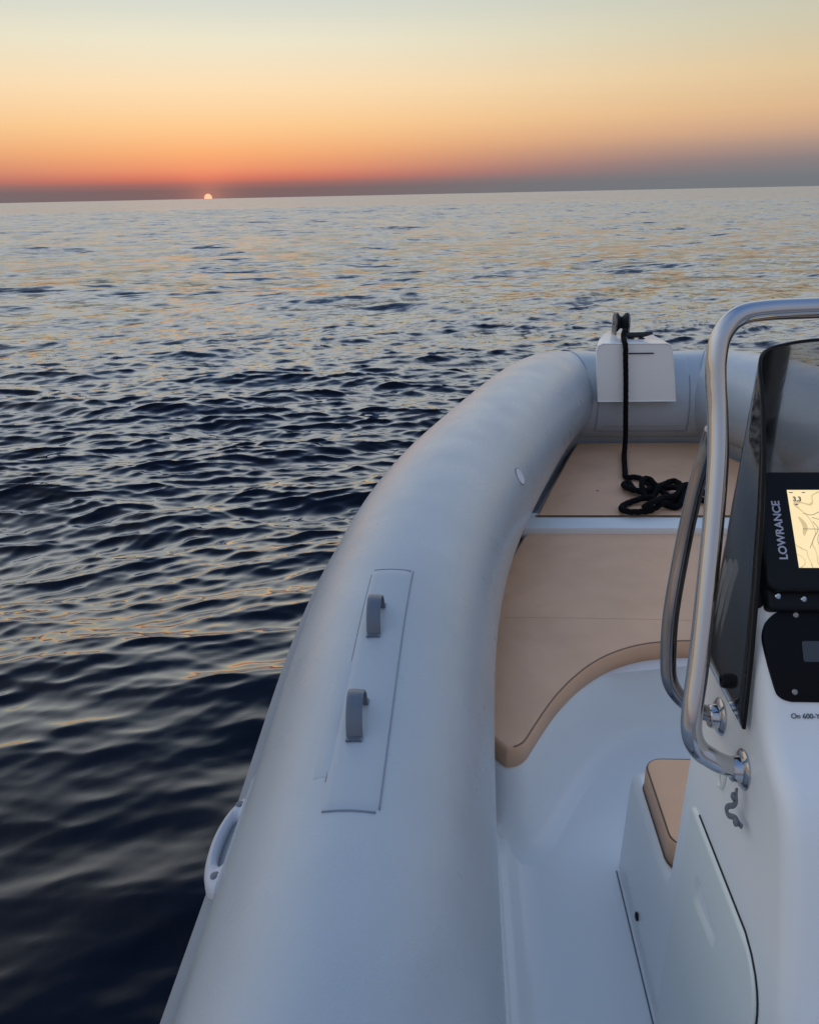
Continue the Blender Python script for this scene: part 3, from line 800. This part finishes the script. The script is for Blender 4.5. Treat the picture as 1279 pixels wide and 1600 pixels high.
# spring clip below the handrail foot
cp = cr([(.424, 1.024, -.846), (.421, 1.015, -.850), (.420, 1.009, -.857), (.418, 1.013, -.867), (.416, 1.023, -.877), (.415, 1.028, -.887), (.416, 1.020, -.891), (.418, 1.008, -.884), (.420, 1.0, -.880), (.421, .993, -.881), (.424, .985, -.882)], 5)
V, F = sweep(cp, .005, 10, flat=(.0045, .0018), up=(1, 0, 0)); obj('spring_clip', V, F, M_CLIP, CON, angle=None)
for y, z in ((1.015, -.852), (.993, -.881)):
    V, F = lathe((.419, y, z), (-1, 0, 0), [(.0065, 0), (.0065, .003), (.003, .005), (.0005, .005)], 12); obj('rivet', V, F, M_CLIP, CON, angle=30)
# small oval fitting behind the rail foot
a = np.linspace(0, 2 * math.pi, 28, endpoint=False)
V, F = sweep([(wallx(-.893) - .003, 1.112 + .013 * math.cos(t), -.890 + .022 * math.sin(t)) for t in a], .0035, 8, closed=True); obj('vent_ring', V, F, M_GELD, CON, angle=None)
# front seat cushion
sc = rrect(2 * XC - .85 - .03, .275, .035, 6)
so_ = [(XC + x, 1.445 + y) for x, y in sc]
so_ = [(max(x, .438) if x < .5 else x, y) for x, y in so_]
CS = cushion('seat_cushion', [(x, y) for x, y in [(XC + a_, 1.447 + b_) for a_, b_ in rrect(1.082, .282, .04, 6)]], -1.294, -1.225, .010, 'tan vinyl cushion on the seat moulded in front of the console')
for zz, dd in ((-1.2285, .003), (-1.288, -.0005)):
    bead([(XC + a_, 1.447 + b_, zz) for a_, b_ in rrect(1.082 - dd * 2, .282 - dd * 2, .04, 6)], .0022, 'piping', M_PIPE, CS)

# black switch panel let into the dash
DN = Vector((0, -1.5, 1)).normalized()
def dash(p, off=0.0): return tuple(Vector(p) + DN * off)
po = cr([(.90, 1.097, -.579), (.62, 1.098, -.5785), (.50, 1.098, -.578), (.486, 1.0975, -.5785), (.469, 1.094, -.584), (.456, 1.087, -.5945), (.449, 1.077, -.6095), (.449, 1.068, -.623), (.4535, 1.052, -.647), (.459, 1.034, -.674), (.464, 1.0275, -.6838), (.477, 1.024, -.689), (.50, 1.0235, -.6897), (.62, 1.0235, -.6897), (.90, 1.0235, -.6897)], 4)
V, F = prism([dash(p, -.004) for p in po], tuple(DN * .009), .002, 2); SP = obj('switch_panel', V, F, M_GLOSSB, BOAT, angle=35)
wv = Vector((0, 1, 1.5)).normalized()
wc = Vector((.567, 1.0633, -.630))
V, F = prism([tuple(wc + Vector((a_, 0, 0)) + wv * b_ + DN * .004) for a_, b_ in rrect(.13, .030, .003, 3)], tuple(DN * .0025), .0006, 1); obj('display_window', V, F, M_WIN, SP, angle=35)
for p in ((.486, 1.0315, -.678), (.497, 1.0925, -.5863)):
    V, F = lathe(dash(p, .004), DN, [(.0042, 0), (.0042, .0018), (.003, .0028), (.0004, .0024)], 14); obj('screw', V, F, M_SCR, SP, angle=30)

def text(body, size, origin, xd, yd, m, name, parent, bold=0.0, spacing=1.0, off=.0006):
    c = bpy.data.curves.new('t', 'FONT'); c.body = body; c.size = size; c.offset = bold; c.space_character = spacing; c.extrude = .0002
    o = bpy.data.objects.new('t', c); COL.objects.link(o)
    dg = bpy.context.evaluated_depsgraph_get(); me = bpy.data.meshes.new_from_object(o.evaluated_get(dg))
    V = [v.co.copy() for v in me.vertices]; F = [tuple(p.vertices) for p in me.polygons]
    bpy.data.objects.remove(o); bpy.data.curves.remove(c); bpy.data.meshes.remove(me)
    xd = Vector(xd).normalized(); yd = Vector(yd).normalized(); nd = xd.cross(yd)
    P = [tuple(Vector(origin) + xd * v.x + yd * v.y + nd * (v.z + off)) for v in V]
    return obj(name, P, F, m, parent, smooth=False, fixn=False)
text('On 600-You', .0100, (.478, 1.0080, -.7066), (1, 0, 0), (0, .59, .807), M_INK, 'printed_text', CON, bold=.0001, off=.0012)

# ------------------------------------------------------------------ wrap-round smoked windscreen
def screen():
    def plan(t):
        L = [(.430 + .028 * t, 1.02), (.430 + .028 * t, 1.15), (.432 + .028 * t, 1.225), (.438 + .026 * t, 1.268), (.458 + .022 * t, 1.300), (.50 + .015 * t, 1.322), (.58, 1.340), (.75, 1.362), (XC, 1.372)]
        h = cr([(x, y, 0) for x, y in L], 10)[:, :2]
        return np.vstack([h, np.stack([2 * XC - h[-2::-1, 0], h[-2::-1, 1]], 1)])
    ts = np.concatenate([np.linspace(0, .9, 26), np.linspace(.915, 1, 14)])
    ya = lambda t: float(np.interp(t, [0, .2, .4, .6, .74, .86, .92, .96, .985, 1], [1.045, 1.068, 1.098, 1.135, 1.168, 1.208, 1.236, 1.262, 1.285, 1.308]))
    nu = 90; V = []; F = []; edge = []; foot = []
    for t in ts:
        p = plan(t); z = -.752 + (.752 - .235) * t
        h = len(p) // 2
        # start where the wing begins at this height
        yy = p[:h, 1]; i0 = float(np.interp(ya(t), yy, np.arange(h))); i1 = len(p) - 1 - i0
        q = np.linspace(i0, i1, nu)
        # denser sampling in the bends
        for k_, s in enumerate(q):
            x = np.interp(s, np.arange(len(p)), p[:, 0]); y = np.interp(s, np.arange(len(p)), p[:, 1])
            bow = .012 * math.sin(math.pi * k_ / (nu - 1)) * t
            V.append((x, y, z + bow))
            if k_ == 0: edge.append((x, y, z + bow))
    for i in range(len(ts) - 1):
        for j in range(nu - 1): F.append((i * nu + j, i * nu + j + 1, (i + 1) * nu + j + 1, (i + 1) * nu + j))
    # pointed foot of each wing
    o = obj('windscreen', V, F, M_ACR, BOAT, angle=None)
    md = o.modifiers.new('thickness', 'SOLIDIFY'); md.thickness = .005; md.offset = 0
    top = V[-nu:]
    trim = [np.array(p) for p in edge] + [np.array(p) for p in top[1:-1]] + [np.array((2 * XC - p[0], p[1], p[2])) for p in edge[::-1]]
    bead(trim, .0028, 'edge_trim', M_BLACK, o, 8)
    for s in (0, 1):
        x = .428; ax = (-1, 0, 0)
        if s: x = 2 * XC - x; ax = (1, 0, 0)
        V, F = lathe((x, 1.128, -.722), ax, [(.012, -.014), (.012, .006), (.0105, .010), (.006, .0105), (.005, .008), (.001, .008)], 18); obj('knob', V, F, M_BLACK, o, angle=35)
screen()

# ------------------------------------------------------------------ stainless handrail
def rail():
    L = [(.424, 1.043, -.822), (.405, 1.043, -.815), (.388, 1.045, -.806), (.369, 1.05, -.793), (.358, 1.055, -.768), (.358, 1.065, -.734), (.367, 1.09, -.672), (.379, 1.13, -.573), (.390, 1.17, -.475), (.397, 1.205, -.385), (.397, 1.23, -.322), (.3935, 1.245, -.276), (.393, 1.255, -.239), (.400, 1.265, -.207), (.422, 1.275, -.182), (.46, 1.28, -.173), (.547, 1.29, -.171), (.75, 1.30, -.169), (XC, 1.303, -.168)]
    full = L + [(2 * XC - x, y, z) for x, y, z in L[-2::-1]]
    V, F = sweep(cr(full, 8), .0157, 20); r = obj('handrail', V, F, M_STEEL, BOAT, angle=None)
    for s in (0, 1):
        fx = (lambda x: x) if s == 0 else (lambda x: 2 * XC - x)
        L2 = [(.424, 1.164, -.812), (.408, 1.166, -.806), (.391, 1.17, -.799), (.370, 1.175, -.783), (.355, 1.18, -.757), (.351, 1.19, -.72), (.352, 1.205, -.647), (.366, 1.23, -.544), (.380, 1.245, -.451), (.393, 1.250, -.383), (.397, 1.243, -.345)]
        V, F = sweep(cr([(fx(x), y, z) for x, y, z in L2], 8), .0130, 16); obj('side_rail', V, F, M_RAIL2, r, angle=None)
        for y, z in ((1.043, -.824), (1.164, -.814)):
            w = wallx(z)
            V, F = lathe((fx(w + .002), y, z), (-1 if s == 0 else 1, 0, .0), [(.031, 0), (.031, .004), (.027, .0075), (.021, .009), (.019, .02), (.0165, .022)], 28); obj('flange', V, F, M_STEEL, r, angle=35)
rail()

# ------------------------------------------------------------------ chartplotter on its bracket (a thing of its own)
def plotter():
    th = math.radians(47.6)
    v = Vector((0, math.cos(th), math.sin(th))); u = Vector((1, 0, 0)); n = Vector((0, -math.sin(th), math.cos(th)))
    O = Vector((.50, 1.111, -.519))
    root = empty('chartplotter', (.60, 1.16, -.553), 'black chartplotter with lit cream map screen on the console', 'chartplotter')
    P = lambda a, b, c=0: tuple(O + u * a + v * b + n * c)
    body = [P(.095 + a, .060 + b, -.034) for a, b in rrect(.285, .188, .018, 5)]
    V, F = prism(body, tuple(n * .036), .006, 4, both=True); obj('housing', V, F, M_BLACK, root, angle=40)
    V, F = prism([P(a, b, .0018) for a, b in ((0, 0), (.19, 0), (.19, .1225), (0, .1225))], tuple(n * .0008), 0); scr = obj('screen', V, F, M_CHART, root, smooth=False)
    text('LOWRANCE', .0165, P(-.0145, .012, .002), v, -u, M_TEXT, 'brand_lettering', root, bold=.00042, spacing=1.0, off=.0008)
    text('3.3', .0105, P(.006, .104, .0028), u, v, M_INK, 'depth_readout', scr, bold=.0003, off=.0004)
    for a, b, w in ((.002, .1175, .006), (.021, .1175, .005), (.008, .098, .005)):
        V, F = prism([P(a, b, .0029), P(a + w, b, .0029), P(a + w, b + .0012, .0029), P(a, b + .0012, .0029)], tuple(n * .0003), 0); obj('screen_mark', V, F, M_INK, scr, smooth=False)
    rnd = random.Random(2)
    # dark contour strokes of the chart
    for pts in ([(.030, .012), (.034, .030), (.033, .044), (.040, .058), (.052, .070), (.075, .074)], [(.020, .030), (.028, .046), (.036, .060), (.030, .072)], [(.052, .004), (.050, .020), (.055, .035), (.053, .048), (.066, .050)], [(.018, .085), (.03, .082), (.045, .088), (.062, .086)], [(.03, .078), (.044, .075), (.056, .082)], [(.014, .060), (.05, .0595), (.08, .060)]):
        bead([P(a, b, .0028) for a, b in cr([(a, b, 0) for a, b in pts], 5)[:, :2]], .00045, 'chart_line', mat('chart_ink', (.42, .36, .24), .6), scr, 4)
    # bracket and clamp screws
    V, F = rbox(tuple(O + u * .10 + v * -.0385 + n * -.030), (.29, .040, .034), .008, 3, Matrix((u, v, n)).transposed()); br = obj('bracket', V, F, M_BLACK, root, angle=40)
    V, F = rbox(tuple(O + u * -.048 + v * .0 + n * -.048), (.016, .10, .030), .006, 3, Matrix((u, v, n)).transposed()); obj('bracket_arm', V, F, M_BLACK, br, angle=40)
    for a, b in ((-.030, -.0385), (.006, -.0425)):
        V, F = lathe(P(a, b, -.014), tuple(n), [(.0045, 0), (.0045, .002), (.003, .0035), (.0005, .003)], 14); obj('clamp_screw', V, F, M_STEEL, root, angle=30)
plotter()
